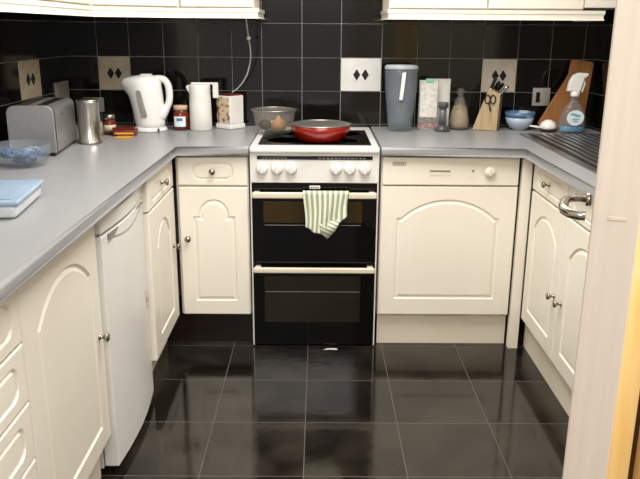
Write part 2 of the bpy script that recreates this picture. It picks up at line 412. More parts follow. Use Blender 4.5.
# --- right run (faces -X): local x -> world -Y
def Rcab(y0, y1, label): return cabinet('base_cabinet', (XR, y0, 0), -PI/2, y0-y1, WR-XR-.012, label)
e = Rcab(-.625, -1.065, 'cream cabinet with knobbed drawer above arched door, at the far end of right run')
door(e, .002, .436, knobx=.40, knobz=.405, mx=.07, arch=.075, sd=.065)
drawer(e, .002, .436, .738, ZT, mx=.06)
e = Rcab(-1.067, -1.52, 'cream cabinet on the right partly hidden behind the open room door')
door(e, .002, .45, knobx=.04, knobz=.405, mx=.07, arch=.075, sd=.065)
drawer(e, .002, .45, .738, ZT, kn=False, mx=.06)
e = Rcab(-1.522, -2.17, 'cream cabinet at the near end of the right run, behind the open room door')
door(e, .002, .64, knobx=.04, knobz=.405, mx=.07, arch=.075, sd=.065)
drawer(e, .002, .64, .738, ZT, kn=False, mx=.06)

# ------------------------------------------------------------------ worktops
def worktop(poly, label, front):
    t = bmesh.new(); z0, z1 = .872, WT
    A = [t.verts.new((x, y, z0)) for x, y in poly]; B = [t.verts.new((x, y, z1)) for x, y in poly]
    t.faces.new(A[::-1]); t.faces.new(B); n = len(poly); ed = []
    for k in range(n): t.faces.new([A[k], A[(k+1) % n], B[(k+1) % n], B[k]])
    for k in front:
        ed += [t.edges.get([B[k], B[(k+1) % n]]), t.edges.get([A[k], A[(k+1) % n]])]
    bmesh.ops.bevel(t, geom=ed, offset=.014, segments=5, profile=.5, affect='EDGES')
    bmesh.ops.recalc_face_normals(t, faces=t.faces)
    m = MB(); m.merge(t); return tag(m.build('worktop', M['worktop']), label, 'worktop')
worktop([(WL+.008, WB-.009), (WL+.008, -2.72), (-.598, -2.72), (-.598, -.635), (-.288, -.635), (-.288, WB-.009)],
        'grey L-shaped worktop carrying the toaster and kettle', (2, 3))
worktop([(.264, WB-.009), (.264, -.635), (.868, -.635), (.868, -2.18), (WR-.009, -2.18), (WR-.009, WB-.009)],
        'grey L-shaped worktop carrying the knife block and the sink', (1, 2))

# ------------------------------------------------------------------ fridge under the left worktop
e = empty('fridge', (-.634, -1.600, 0), PI/2); tag(e, 'white under-counter fridge between cream cabinets in the left run', 'fridge')
m = MB(); m.box(.004, .514, .045, .56, .02, .866, bev=.003); m.build('body', M['fridge'], e)
pts = [(.004, .04), (.004, -.004)]+[(.004+.510*k/12, -.004-.016*math.sin(PI*k/12)) for k in range(1, 12)]+[(.514, -.004), (.514, .04)]
m = MB(); m.prism(pts, .03, .790, 'z', bev=.002, seg=1); d = m.build('door', M['fridge'], e)
m = MB(); m.prism(pts, .800, .848, 'z', bev=.002, seg=1); m.build('top_trim', M['white'], e)
pt2 = [(.004, .04), (.004, .012)]+[(.004+.510*k/12, .012-.012*math.sin(PI*k/12)) for k in range(1, 12)]+[(.514, .012), (.514, .04)]
m = MB(); m.prism(pt2, .7905, .7995, 'z'); m.build('grip_recess', M['greymark'], e)
m = MB(); m.tube([(.06+.4*k/14, -.0035-.016*math.sin(PI*(.06+.4*k/14)/.518), .774-.022*math.sin(PI*k/14)) for k in range(15)], .0022, 6); m.build('grip_outline', M['greymark'], d)
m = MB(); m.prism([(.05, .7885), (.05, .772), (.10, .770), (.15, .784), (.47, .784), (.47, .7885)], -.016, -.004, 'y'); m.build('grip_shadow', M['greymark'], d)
m = MB()
for (a, z, r) in ((.47, .44, .014), (.47, .40, .008), (.468, .46, .008), (.472, .42, .010)):
    m.lathe([(r, 0), (r, .0015)], (a, -.0135, z), 14, 'y')
m.build('sticker', M['pink'], d)['label'] = 'small faded pink sticker'

# ------------------------------------------------------------------ cooker
CX0, CX1 = -.286, .258
e = empty('cooker', (0, 0, 0)); tag(e, 'white double-oven cooker with black glass doors and six knobs', 'cooker')
m = MB(); m.box(CX0+.004, CX1-.004, -.575, .03, .03, .885); m.build('body', M['white'], e)
m = MB(); m.box(CX0, CX1, -.63, .035, .882, .908, bev=.009, seg=3); m.build('hob_surround', M['white'], e)
m = MB(); m.box(CX0+.033, CX1-.033, -.575, -.12, .9085, .912, bev=.001, seg=1); hob = m.build('hob_glass', M['blackgloss'], e)
for (hx, hy, hr) in ((-.14, -.46, .085), (.11, -.46, .07), (-.14, -.24, .07), (.11, -.24, .085)):
    m = MB(); t = m.lathe([(hr-.002, .912), (hr, .9123), (hr+.0015, .912)], (hx, hy, 0), 40); m.build('hob_ring', M['darksteel'], hob)
# fascia, slightly sloping
m = MB(); m.prism([(-.576, .752), (-.606, .752), (-.612, .885), (-.576, .885)], CX0, CX1, 'x', bev=.003); fa = m.build('control_panel', M['white'], e)
m = MB(); m.box(-.255, .229, -.6145, -.608, .853, .868, bev=.001, seg=1); m.build('panel_strip', M['blackgloss'], fa)
for a, b in ((-.235, -.13), (.003, .20)):
    m = MB(); m.box(a, b, -.6150, -.6143, .8588, .8592); n_ = int((b-a)/.017)
    for k in range(n_+1):
        x = a+(b-a-.009)*k/n_; m.box(x, x+.009, -.6152, -.6142, .8580, .8612)
    m.build('panel_print', M['greymark'], fa)
for kx in (-.234, -.171, -.112, .076, .134, .197):
    m = MB(); m.lathe([(.026, 0), (.026, .004), (.0235, .007), (.0215, .02), (.018, .0235), (0, .024)], (kx, -.609, .815), 28, 'y')
    kn = m.build('knob', M['plastic'], fa)
    m = MB(); m.box(kx-.0045, kx+.0045, -.643, -.625, .796, .836, bev=.003); m.build('knob_grip', M['plastic'], kn)
# oven doors
def oven_door(z0, z1, wx0, wx1, wz0, wz1, g, hz0, hz1, rz):
    m = MB(); a, b = CX0+.006, CX1-.006
    y0, y1 = -.606, -.58
    m.box(a, wx0, y0, y1, z0, z1); m.box(wx1, b, y0, y1, z0, z1); m.box(wx0, wx1, y0, y1, z0, wz0); m.box(wx0, wx1, y0, y1, wz1, z1)
    d = m.build('oven_door', M['blackgloss'], e)
    m = MB(); m.box(wx0, wx1, -.6055, -.60, wz0, wz1); p = m.build('window_pane', g, d)
    m = MB(); m.box(wx0+.004, wx1-.004, -.6062, -.6056, rz, rz+.0025); m.build('rack_line', M['greymark'], p)
    h = MB(); n = 16
    for k in range(n):
        x0 = a+.006+(b-a-.012)*k/n; x1 = a+.006+(b-a-.012)*(k+1)/n
        h.box(x0, x1, -.655, -.636, hz0, hz1)
    bmesh.ops.remove_doubles(h.bm, verts=h.bm.verts, dist=1e-5)
    h.bm.free(); h = MB()
    h.box(a+.004, b-.004, -.655, -.637, hz0, hz1, bev=.006, seg=3)
    h.box(a+.010, a+.035, -.640, -.604, hz0+.004, hz1-.004, bev=.003); h.box(b-.035, b-.010, -.640, -.604, hz0+.004, hz1-.004, bev=.003)
    h.build('handle', M['handlecream'], d); return d
d1 = oven_door(.398, .748, -.232, .190, .578, .672, M['ovenglass'], .694, .720, .566)
d2 = oven_door(.012, .392, -.232, .190, .12, .335, M['lowglass'], .364, .388, .262)
m = MB(); m.box(-.035, .010, -.6085, -.6055, .727, .741, bev=.001, seg=1); bd = m.build('badge', M['paperplain'], d1); bd['label'] = 'small pale maker badge'
m = MB()
for k in range(4): m.box(-.030+.0095*k, -.0235+.0095*k, -.6092, -.6084, .7305, .7375)
m.build('badge_print', M['greymark'], bd)
m = MB(); m.box(CX0, CX0+.006, -.604, -.575, .008, .752); m.build('side_trim', M['white'], e)
m = MB(); m.box(CX1-.006, CX1, -.604, -.575, .008, .752); m.build('side_trim', M['white'], e)
m = MB(); m.box(CX0+.01, CX1-.01, -.57, -.52, 0, .035); m.build('foot_rail', M['black'], e)

# tea towel over the upper handle
def towel():
    bm = bmesh.new(); uvl = bm.loops.layers.uv.new('UVMap'); nx, nz = 44, 34; grid = []
    x0, x1 = -.062, .131; yb = -.655
    for i in range(nx+1):
        u = i/nx; col = []
        # hanging length varies over the width, longest at the fold
        L = .148+.01*math.sin(u*9) - .012*u
        tri = max(0, 1-abs(u-.50)/.38)
        L2 = L+.05*tri if u > .15 else L
        if u > .55: L2 -= .09*(u-.55)
        for j in range(nz+1):
            v = j/nz
            if v < .12:      # over the bar: from behind to the front
                a = PI*(v/.12); y = -.6455-(-.0135)*math.cos(a)*1.0 ; z = .7215+.006*math.sin(a)
            elif v == 0: pass
            else:
                q = (v-.12)/.88; z = .7215-q*L2
                w = .0035*math.sin(u*21)+.004*math.sin(u*8+q*2)
                y = -.6605+w*min(1, q*2)-.006*q
            sq = 0 if v < .12 else (v-.12)/.88
            x = x0+(x1-x0)*u
            x += (.5-u)*.022*sq+ .006*math.sin(sq*3+u*4)*sq
            col.append((bm.verts.new((x, y, z)), u, v))
        grid.append(col)
    for i in range(nx):
        for j in range(nz):
            q = [grid[i][j], grid[i+1][j], grid[i+1][j+1], grid[i][j+1]]
            f = bm.faces.new([p[0] for p in q]); f.smooth = True
            for l, p in zip(f.loops, q): l[uvl].uv = (p[1], p[2])
    # folded tail: a diagonal flap behind the front layer showing under the hem
    pts = [(.000, .585), (.098, .615), (.060, .555), (.030, .527)]
    P = [(0.004, .590, 0), (.100, .612, .35), (.074, .560, .8), (.040, .524, 1.), (.022, .545, .7)]
    vs = [(bm.verts.new((a, -.6665-.002*k, b)), k) for k, (a, b, c) in enumerate(P)]
    f = bm.faces.new([v for v, k in vs]); f.smooth = True
    for l, (a, b, c) in zip(f.loops, P): l[uvl].uv = ((a*.6+b*1.3)*5, c)
    me = bpy.data.meshes.new('tea_towel'); bm.to_mesh(me); bm.free(); me.materials.append(M['towel'])
    o = bpy.data.objects.new('tea_towel', me); COL.objects.link(o)
    s = o.modifiers.new('s', 'SOLIDIFY'); s.thickness = .0022; s.offset = 1
    return o
tag(towel(), 'green and white striped tea towel hanging over the upper oven handle', 'tea towel')

# ------------------------------------------------------------------ dishwasher
e = empty('dishwasher', (.269, YF, 0)); tag(e, 'cream integrated dishwasher with control panel and arched door front', 'dishwasher')
m = MB(); m.box(0, .584, .022, .58, .15, .868); m.build('body', M['carcass'], e)
m = MB(); m.box(.004, .580, -.004, .022, .745, .864, bev=.004); p = m.build('control_panel', M['cream'], e)
m = MB(); m.box(.20, .292, -.0055, -.0035, .786, .812, bev=.0008, seg=1); m.build('grip_recess', M['plinth'], p)
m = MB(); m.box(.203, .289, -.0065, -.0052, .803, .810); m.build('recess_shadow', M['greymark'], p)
m = MB(); m.lathe([(.024, 0), (.024, .006), (.021, .018), (0, .019)], (.455, -.004, .805), 28, 'y'); k = m.build('dial', M['cream'], p)
m = MB(); m.box(.452, .458, -.026, -.0225, .789, .822, bev=.001, seg=1); m.build('dial_grip', M['carcass'], k)
m = MB(); m.lathe([(.0045, 0), (.0045, .003)], (.385, -.004, .808), 12, 'y'); m.build('indicator_light', M['greymark'], p)
m = MB()
for (a, b, c, d_) in ((.045, .102, .842, .8445), (.045, .102, .829, .8315), (.045, .0475, .829, .8445), (.0995, .102, .829, .8445)): m.box(a, b, -.0052, -.0038, c, d_)
for k in range(5): m.box(.052+.009*k, .058+.009*k, -.0052, -.0038, .834, .840)
m.build('maker_mark', M['greymark'], p)
d = slab('door', .580, .583, arch_outline(.068, .510, .075, .395+.05, .527, .018), e, x=.002, z=.156)
m = MB(); m.box(.585, .5905, .01, .05, .15, .868); m.build('gap_shade', M['shadowgap'], e)  # dark strip coloured as the shade in the gap beside the door

# ------------------------------------------------------------------ wall cabinets
def wallcab(loc, rz, w, label, depth=.31, zb=1.468, shoulder=0, skew=None):
    e = empty('wall_cabinet', loc, rz); tag(e, label, 'wall cabinet', 'white wall cabinets')
    m = MB()
    if skew: m.prism(skew, 1.463, 2.18, 'z')
    else: m.box(0, w, .0205, depth, 1.463, 2.18)
    m.build('carcass', M['carcass'], e)
    d = slab('door', w-.004, .70, arch_outline(.055, w-.06, .05, .50, .58, 0), e, x=.002, z=zb)
    return e
YW = -.33; DW = -YW+WB-.012
wallcab((-.60, YW, 0), 0, .316, 'white wall cabinet on the back wall, left of the cooker', DW)
wallcab((.306, YW, 0), 0, .425, 'white wall cabinet directly right of the cooker, above the water jug', DW)
wallcab((.733, YW, 0), 0, .415, 'white wall cabinet above the knife block and blue bowl', DW)
m = MB(); m.box(1.150, WR-.012, YW, YW+DW, 1.475, 2.18, bev=.001, seg=1); tag(m.build('filler_panel', M['cream']), 'plain white filler box between the right wall cabinet and the corner', 'panel')
XW = -.92; DL = XW-WL-.012
# left wall units
wallcab((XW, -1.09, 0), PI/2, .555, 'white wall cabinet on the left wall beside the corner', DL)
wallcab((XW, -1.70, 0), PI/2, .605, 'white wall cabinet on the left wall nearest the camera', DL)
# diagonal corner unit
dx, dy = (-.60)-XW, YW-(-.532); Ld = math.hypot(dx, dy); an = math.atan2(dy, dx)
e = empty('wall_cabinet', (XW, -.532, 0), an); tag(e, 'white diagonal corner wall cabinet above the kettle', 'wall cabinet', 'white wall cabinets')
inv = (Matrix.Translation((XW, -.532, 0)) @ Matrix.Rotation(an, 4, 'Z')).inverted()
q = [inv @ Vector(p) for p in ((XW+.004, -.508, 0), (-.604, -.306, 0), (-.604, WB-.012, 0), (WL+.012, WB-.012, 0), (WL+.012, -.53, 0), (XW-.004, -.53, 0))]
m = MB(); m.prism([(v.x, v.y) for v in q], 1.463, 2.18, 'z'); m.build('carcass', M['carcass'], e)
slab('door', Ld-.008, .70, arch_outline(.055, Ld-.06, .05, .50, .58, 0), e, x=.004, z=1.468)
# light pelmets below the wall cabinets (moulded strips)
def pelmet(path, label):
    prof = [(-.034, 1.463), (.002, 1.462), (.002, 1.447), (-.002, 1.443), (-.002, 1.428), (.003, 1.421), (-.010, 1.421), (-.010, 1.450), (-.034, 1.450)]   # (outward, z)
    bm = bmesh.new(); rings = []
    n = len(path)
    for i, p in enumerate(path):
        p = Vector(p); ns = []
        if i: a = (p-Vector(path[i-1])).normalized(); ns.append(Vector((a.y, -a.x)))
        if i < n-1: a = (Vector(path[i+1])-p).normalized(); ns.append(Vector((a.y, -a.x)))
        nn = sum(ns, Vector((0, 0))).normalized(); k = 1/max(.3, nn.dot(ns[0]))
        rings.append([bm.verts.new((p.x+nn.x*o*k, p.y+nn.y*o*k, z)) for o, z in prof])
    for a, b in zip(rings, rings[1:]):
        for k in range(len(prof)): bm.faces.new([a[k], a[(k+1) % len(prof)], b[(k+1) % len(prof)], b[k]])
    bm.faces.new(rings[0]); bm.faces.new(rings[-1][::-1])
    m = MB(); m.merge(bm); return tag(m.build('pelmet', M['cream']), label, 'pelmet', 'pelmets under the wall cabinets')
pelmet([(XW+.002, -1.70), (XW+.002, -.532), (-.60, YW-.003), (-.262, YW-.003), (-.262, WB-.012)], 'white moulded pelmet strip under the left-hand wall cabinets')
pelmet([(.300, WB-.012), (.300, YW-.003), (1.238, YW-.003), (1.238, WB-.012)], 'white moulded pelmet strip under the right-hand wall cabinets')

# ------------------------------------------------------------------ sink drainer
e = empty('sink', (0, 0, WT)); tag(e, 'stainless steel sink with ribbed drainer set in the right worktop', 'sink')
m = MB(); m.prism([(.945, -.215), (.945, -2.05), (1.33, -2.05), (1.33, -.215)][::-1], .0003, .006, 'z', bev=.002); m.build('rim', M['drainer'], e)
m = MB(); m.box(.975, 1.30, -1.22, -.245, .0062, .0072); m.build('drainer_bed', M['darksteel'], e)  # dark reflections between the ribs are put into the bed colour
for k in range(9):
    x = .990+.0345*k
    m = MB(); m.box(x, x+.018, -1.19, -.27, .0070, .0125, bev=.0022, seg=2); m.build('rib', M['drainer'], e)
m = MB(); m.prism([(.975, -1.30), (1.29, -1.30), (1.29, -1.72), (.975, -1.72)][::-1], .0062, .0075, 'z'); m.build('bowl', M['darksteel'], e)

# ------------------------------------------------------------------ room door with lever
DA = math.atan(.387); 
e = empty('room_door', (.29, -2.895, 0), -DA)       # local +y runs from the leading edge to the hinges
tag(e, 'off-white painted room door standing open on the right, seen edge on', 'door')
th = .0475
m = MB(); m.box(0, th, 0, .76, .005, 2.0, bev=.0015, seg=1); m.build('door_leaf', M['doorpaint'], e)
m = MB(); m.box(.016, .034, -.0010, .0006, 1.188, 1.192, bev=.0004, seg=1); m.build('latch_plate', M['doorpaint'], e)
m = MB(); m.lathe([(.0075, 0), (.0075, .005), (.0065, .006), (0, .006)], (-.008, .062, 1.195), 24, 'x'); r = m.build('rose', M['nickel'], e); 
lv = [(-.006, .062, 1.195), (-.018, .062, 1.195), (-.024, .059, 1.195), (-.029, .051, 1.195), (-.030, .036, 1.195), (-.030, .016, 1.195), (-.028, .003, 1.194), (-.022, -.006, 1.193), (-.012, -.009, 1.192), (-.006, -.009, 1.192)]
m = MB(); m.tube(lv, [.0036, .0036, .0040, .0046, .0052, .0054, .0054, .0052, .0052, .005], 14); m.build('lever', M['leversteel'], e)
# pine door lining and architrave
m = MB(); m.box(.62, .692, -2.235, -2.19, 0, 2.1, bev=.004); tr = struct(m.build('trim_1', M['pine']))
m = MB(); m.box(.692, .706, -2.225, -2.19, 0, 2.1); struct(m.build('trim_2', M['brown']))  # dark strip coloured in for the shaded gap beside the architrave
m = MB(); m.box(.706, .80, -2.34, -2.19, 0, 2.1, bev=.003); struct(m.build('trim_3', M['pine']))

# ------------------------------------------------------------------ sockets
def socket(name, frame, label, m_):
    e_ = MB(); e_.box(*frame, bev=.002, seg=1); o = e_.build(name, m_); tag(o, label, 'socket', 'wall sockets'); return o
sk = socket('wall_socket', (WL+.0085, WL+.017, -.165, .02, 1.035, 1.128), 'grey wall socket plate on the left wall behind the toaster', M['plate'])
m = MB()
m.box(WL+.0165, WL+.019, -.145, -.0, 1.045, 1.118, bev=.001, seg=1)
m.build('cover', M['plate'], sk)
sk = socket('wall_socket', (-1.165, -1.065, WB-.017, WB-.0085, .975, 1.045), 'grey wall socket plate behind the steel canister', M['plate'])
m = MB(); m.box(-1.15, -1.135, WB-.020, WB-.0165, 1.012, 1.028, bev=.001, seg=1); m.build('switch', M['plastic'], sk)
sk = socket('wall_socket', (1.062, 1.148, WB-.020, WB-.0085, 1.018, 1.106), 'chrome wall socket between the blue bowl and the chopping board', M['chromeplate'])
m = MB(); m.box(1.078, 1.098, WB-.023, WB-.0195, 1.035, 1.085, bev=.001, seg=1); m.build('insert', M['black'], sk)

# pull cord / cable from pelmet to the tin
m = MB(); P = [(-.318, -.30, 1.421), (-.318, -.24, 1.37), (-.318, -.2, 1.336), (-.314, -.17, 1.29), (-.316, -.14, 1.25), (-.322, -.12, 1.22), (-.338, -.10, 1.17), (-.362, -.09, 1.13), (-.39, -.08, 1.10), (-.415, -.075, 1.083)]
def smooth(P, n=5):
    out = []; P = [Vector(p) for p in P]; Q = [P[0]]+P+[P[-1]]
    for i in range(1, len(Q)-2):
        for k in range(n):
            t = k/n; a, b, c_, d_ = Q[i-1], Q[i], Q[i+1], Q[i+2]
            out.append(.5*((2*b)+(c_-a)*t+(2*a-5*b+4*c_-d_)*t*t+(3*b-a-3*c_+d_)*t**3))
    out.append(P[-1]); return out
m.tube(smooth(P), .0032, 8); cb = m.build('cable', M['cable'])
tag(cb, 'thin pale cable hanging from the left wall cabinet to the patterned tin', 'cable')
m = MB(); m.sphere((-.318, -.2, 1.336), .010); m.build('cable_toggle', M['cable'], cb)

# ------------------------------------------------------------------ things on the left worktop
# toaster
e = empty('toaster', (-1.068, -.915, WT+.001), math.radians(6)); tag(e, 'brushed silver toaster on the left worktop with its end facing us', 'toaster')
def rprism(w_, h, r, n=6):
    P = [(-w_/2, 0), (w_/2, 0)]
    for k in range(n+1): a = PI/2*k/n; P.append((w_/2-r+r*math.cos(a), h-r+r*math.sin(a)))
    for k in range(n+1): a = PI/2+PI/2*k/n; P.append((-w_/2+r+r*math.cos(a), h-r+r*math.sin(a)))
    return P
m = MB(); P = [(x, z+.012) for x, z in rprism(.165, .174, .028)]; m.prism(P, .018, .37, 'y'); m.build('body', M['toaster'], e)
m = MB(); P = [(x*1.02, z+.012) for x, z in rprism(.167, .177, .03)]; m.prism(P, 0, .016, 'y', bev=.003); m.build('end_panel', M['toaster'], e)
m = MB(); P = [(x*1.03, z+.010) for x, z in rprism(.167, .179, .032)]; m.prism(P, .016, .022, 'y'); m.build('end_trim', M['black'], e)
m = MB(); m.box(-.078, .078, .01, .365, 0, .014, bev=.002); m.build('base', M['black'], e)
for x in (-.035, .035):
    m = MB(); m.box(x-.018, x+.018, .05, .34, .1855, .1875); m.build('slot', M['black'], e)
m = MB(); m.box(.0825, .090, .10, .13, .145, .153, bev=.002); m.build('lever', M['steel'], e)
# glass bowl with blue pods
e = empty('glass_bowl', (-1.035, -1.10, WT+.001)); tag(e, 'clear glass bowl of small blue tablets in front of the toaster', 'bowl')
m = MB(); m.lathe([(.045, 0), (.072, .006), (.092, .03), (.100, .078), (.097, .078), (.088, .032), (.068, .011), (0, .008)], seg=40); m.build('bowl_glass', M['blueglass'], e)
for k in range(48):
    a = random.random()*6.28; r = .066*math.sqrt(random.random()); z = .014+random.random()*.036
    x, y = r*math.cos(a), r*math.sin(a)
    o = MB(); o.box(-.012, .012, -.009, .009, -.006, .006, bev=.004, seg=3)
    o = o.build('tablet', M['bluefill']); 
    o.matrix_world = T(-1.035+x*(.8+z*4), -1.10+y*(.8+z*4), WT+z+.004) @ Matrix.Rotation(random.random()*3, 4, 'Z') @ Matrix.Rotation(random.uniform(-.5, .5), 4, 'X')
    tag(o, 'small blue tablet heaped in the clear glass bowl', 'tablet', 'blue tablets in the glass bowl')
# storage tub with blue lid
e = empty('storage_tub', (-.860, -1.735, WT+.001), math.radians(7)); e.scale = (1, .93, .85); tag(e, 'rectangular milky food tub with a pale blue lid at the left edge', 'food tub')
m = MB(); m.box(-.15, .085, -.135, .155, 0, .042, bev=.014, seg=3); m.build('tub', M['bluetub'], e)
m = MB(); m.box(-.157, .092, -.142, .162, .042, .056, bev=.005, seg=3); l = m.build('lid', M['bluelid'], e)
m = MB(); m.box(-.135, .070, -.120, .140, .056, .060, bev=.002); m.build('lid_ridge', M['bluelid'], l)
# steel canister
def lathing(name, loc, parts, label, cat, seg=32, group=None):
    e = empty(name, loc); tag(e, label, cat, group)
    for pn, prof, mt in parts:
        m = MB(); m.lathe(prof, seg=seg); m.build(pn, M[mt], e)
    return e
e = lathing('steel_canister', (-.955, -.575, WT+.001), [('body', [(.047, 0), (.048, .003), (.047, .010), (.045, .013), (.045, .166), (.047, .170), (.047, .174)], 'steel'),
    ('lid', [(.046, .1745), (.046, .180), (.036, .184), (.012, .186), (0, .1865)], 'steel')], 'tall shiny steel canister beside the toaster', 'canister')
# small spice jar
lathing('spice_jar', (-.945, -.31, WT+.001), [('jar', [(.022, 0), (.026, .003), (.026, .06), (.022, .066), (.022, .068)], 'honey'), ('lid', [(.024, .0685), (.024, .088), (.022, .090), (0, .0905)], 'steel'),
    ('label_band', [(.0262, .018), (.0265, .018), (.0265, .045), (.0262, .045)], 'garlic')], 'small glass spice jar with metal lid behind the steel canister', 'jar')
lathing('spice_jar', (-1.00, -.33, WT+.001), [('jar', [(.022, 0), (.026, .003), (.026, .055), (.022, .060), (.022, .062)], 'oats'), ('lid', [(.024, .0625), (.024, .082), (.022, .084), (0, .0845)], 'darksteel')],
    'small jar of pale spice half hidden by the steel canister', 'jar')
# packets
e = empty('food_packet', (-.872, -.345, WT+.001), math.radians(2)); e.scale = (1.0, 1, 1.35); tag(e, 'dark red flat food packet lying left of the kettle', 'packet')
m = MB(); m.box(-.052, .052, -.02, .05, 0, .022, bev=.006, seg=2); m.build('packet', M['redpack'], e)
m = MB(); m.box(-.040, .045, -.0215, -.0195, .006, .012, bev=.0005, seg=1); m.build('printed_band', M['yellow'], e)
m = MB(); m.box(-.050, .050, -.015, .045, .0225, .028, bev=.002); m.build('top_flap', M['honey'], e)
m = MB(); m.box(-.03, .045, -.034, .034, 0, .003, bev=.001, seg=1); o = m.build('paper_card', M['yellow']); o.location = (-.865, -.405, WT+.001); tag(o, 'small yellow card lying flat in front of the red packet', 'card')

# kettle
e = empty('kettle', (-.795, -.165, WT+.001)); tag(e, 'white plastic jug kettle on its base in the corner', 'kettle')
m = MB(); m.lathe([(.078, 0), (.080, .004), (.078, .014), (.066, .020)], seg=40); m.build('base', M['plastic'], e)
m = MB(); bm = m.bm; rings = []
for z, rx, ry, ox in ((.019, .066, .064, .004), (.04, .070, .066, .001), (.10, .074, .066, -.003), (.16, .077, .066, -.010), (.20, .079, .066, -.016), (.225, .080, .064, -.018), (.24, .070, .058, -.018), (.252, .050, .042, -.010), (.257, .022, .02, -.004)):
    ring = []
    for k in range(40):
        a = 2*PI*k/40; x = math.cos(a)*rx+ox; y = math.sin(a)*ry
        if z > .15:
            f = max(0, -math.cos(a))**6*max(0, min(1, (z-.15)/.06))*(1 if z < .235 else max(0, (.262-z)/.03)); x -= .030*f; 
        ring.append(bm.verts.new((x, y, z)))
    rings.append(ring)
for a, b in zip(rings, rings[1:]):
    for k in range(40): m._face([a[k], a[(k+1) % 40], b[(k+1) % 40], b[k]], True)
m._face(rings[0][::-1]); m._face(rings[-1]); bd = m.build('body', M['plastic'], e)
m = MB()
pth = smooth([(.020, 0, .238), (.058, 0, .241), (.083, 0, .230), (.096, 0, .200), (.098, 0, .155), (.089, 0, .120), (.070, 0, .095), (.050, 0, .075)], 5)
m.tube(pth, [.016]*26+[.016+.002*k for k in range(len(pth)-26)], 14)
for v in m.bm.verts: v.co.y *= 1.15
m.build('handle', M['plastic'], e)
m = MB(); m.prism([(-.040, .192), (-.022, .190), (.004, .074), (-.002, .068), (-.022, .070)], -.074, -.060, 'y', bev=.003); m.build('water_window', M['greymark'], e)
m = MB(); m.box(-.030, .020, -.02, .02, .2555, .262, bev=.003); m.build('lid_button', M['plastic'], e)
m = MB(); m.box(.05, .056, -.072, -.06, .003, .018, bev=.001, seg=1); m.build('switch', M['black'], e)

# sauce jar
e = lathing('sauce_jar', (-.655, -.13, WT+.001), [('jar', [(.034, 0), (.038, .005), (.038, .075), (.033, .088), (.031, .094)], 'honey'), ('lid', [(.034, .0945), (.034, .112), (.032, .115), (0, .1155)], 'sand')],
    'amber sauce jar with tan lid between the kettle and the white jug', 'jar')
m = MB()
for k in range(9):
    a0 = -PI/2+(k-4.5)*.17; a1 = a0+.17
    m._face([m.bm.verts.new((.0386*math.cos(a), .0386*math.sin(a), z)) for a, z in ((a0, .018), (a1, .018), (a1, .066), (a0, .066))])
m.build('jar_label', M['label'], e)
m = MB(); m.box(-.014, .014, -.0396, -.0388, .045, .058); m.build('label_print', M['ceramicnavy'], e)
# white jug carafe
e = empty('jug', (-.561, -.125, WT+.001)); tag(e, 'slim matt white thermal jug with square handle', 'jug')
m = MB(); m.lathe([(.051, 0), (.053, .003), (.052, .10), (.049, .19), (.050, .205), (.047, .212), (0, .213)], seg=36); m.build('body', M['paperplain'], e)
m = MB(); m.prism([(-.048, .168), (-.064, .200), (-.060, .208), (-.042, .212)], -.012, .012, 'y', bev=.003); m.build('spout', M['paperplain'], e)
m = MB(); m.box(-.04, .086, -.011, .011, .2125, .222, bev=.003); m.box(.062, .088, -.011, .011, .150, .221, bev=.004); m.build('handle', M['paperplain'], e)
# patterned tin
e = empty('patterned_tin', (-.428, -.055, WT+.001), math.radians(-38)); e.scale = (.9, .9, 1); tag(e, 'white square tin with brown floral side below the hanging cable', 'tin')
m = MB(); m.box(-.052, .052, -.052, .052, .022, .158, bev=.006, seg=3); m.build('tin_body', M['paperplain'], e)
m = MB(); m.box(-.047, .047, -.0535, -.0515, .030, .150, bev=.0005, seg=1); m.build('printed_panel', M['floral'], e)
m = MB(); m.box(-.057, .057, -.057, .057, 0, .022, bev=.005, seg=3); m.build('tin_base', M['plastic'], e)
m = MB(); m.box(-.050, .050, -.050, .050, .1585, .164, bev=.002); m.build('rim', M['redpack'], e)

# ------------------------------------------------------------------ on the hob
e = empty('glass_pot', (-.203, -.235, .9125)); e.scale = (1.03, 1.03, 1); tag(e, 'small glass pot on the back left of the hob holding an onion', 'pot')
m = MB(); m.lathe([(.066, 0), (.078, .006), (.084, .02), (.096, .098), (.098, .104), (.104, .106), (.103, .110), (.094, .109), (.090, .096), (.080, .022), (.074, .010), (0, .007)], seg=44); m.build('pot_glass', M['frost'], e)
m = MB(); m.tube([(.100*math.cos(2*PI*k/40), .100*math.sin(2*PI*k/40), .108) for k in range(41)], .0032, 8); m.build('rim', M['steel'], e)
def veg(name, loc, prof, mt, label, tilt=0):
    m = MB(); m.lathe(prof, seg=24); o = m.build(name, M[mt]); o.location = loc; o.rotation_euler = (tilt, tilt*.5, 0); tag(o, label, name); return o
veg('onion', (-.182, -.262, .9205), [(0, 0), (.018, .002), (.034, .018), (.036, .032), (.028, .050), (.012, .060), (.005, .072), (0, .076)], 'onion', 'brown-skinned onion in the front of the glass pot')
m = MB(); m.sphere((0, 0, 0), .030, 1, 1, .85); o = m.build('potato', M['darkfood']); o.location = (-.245, -.25, .952); tag(o, 'dark round vegetable at the left in the glass pot', 'vegetable')
m = MB(); m.sphere((0, 0, 0), .026, 1.15, 1, .8); o = m.build('garlic_bulb', M['garlic']); o.location = (-.208, -.195, .944); tag(o, 'pale garlic bulb at the back of the glass pot', 'garlic')
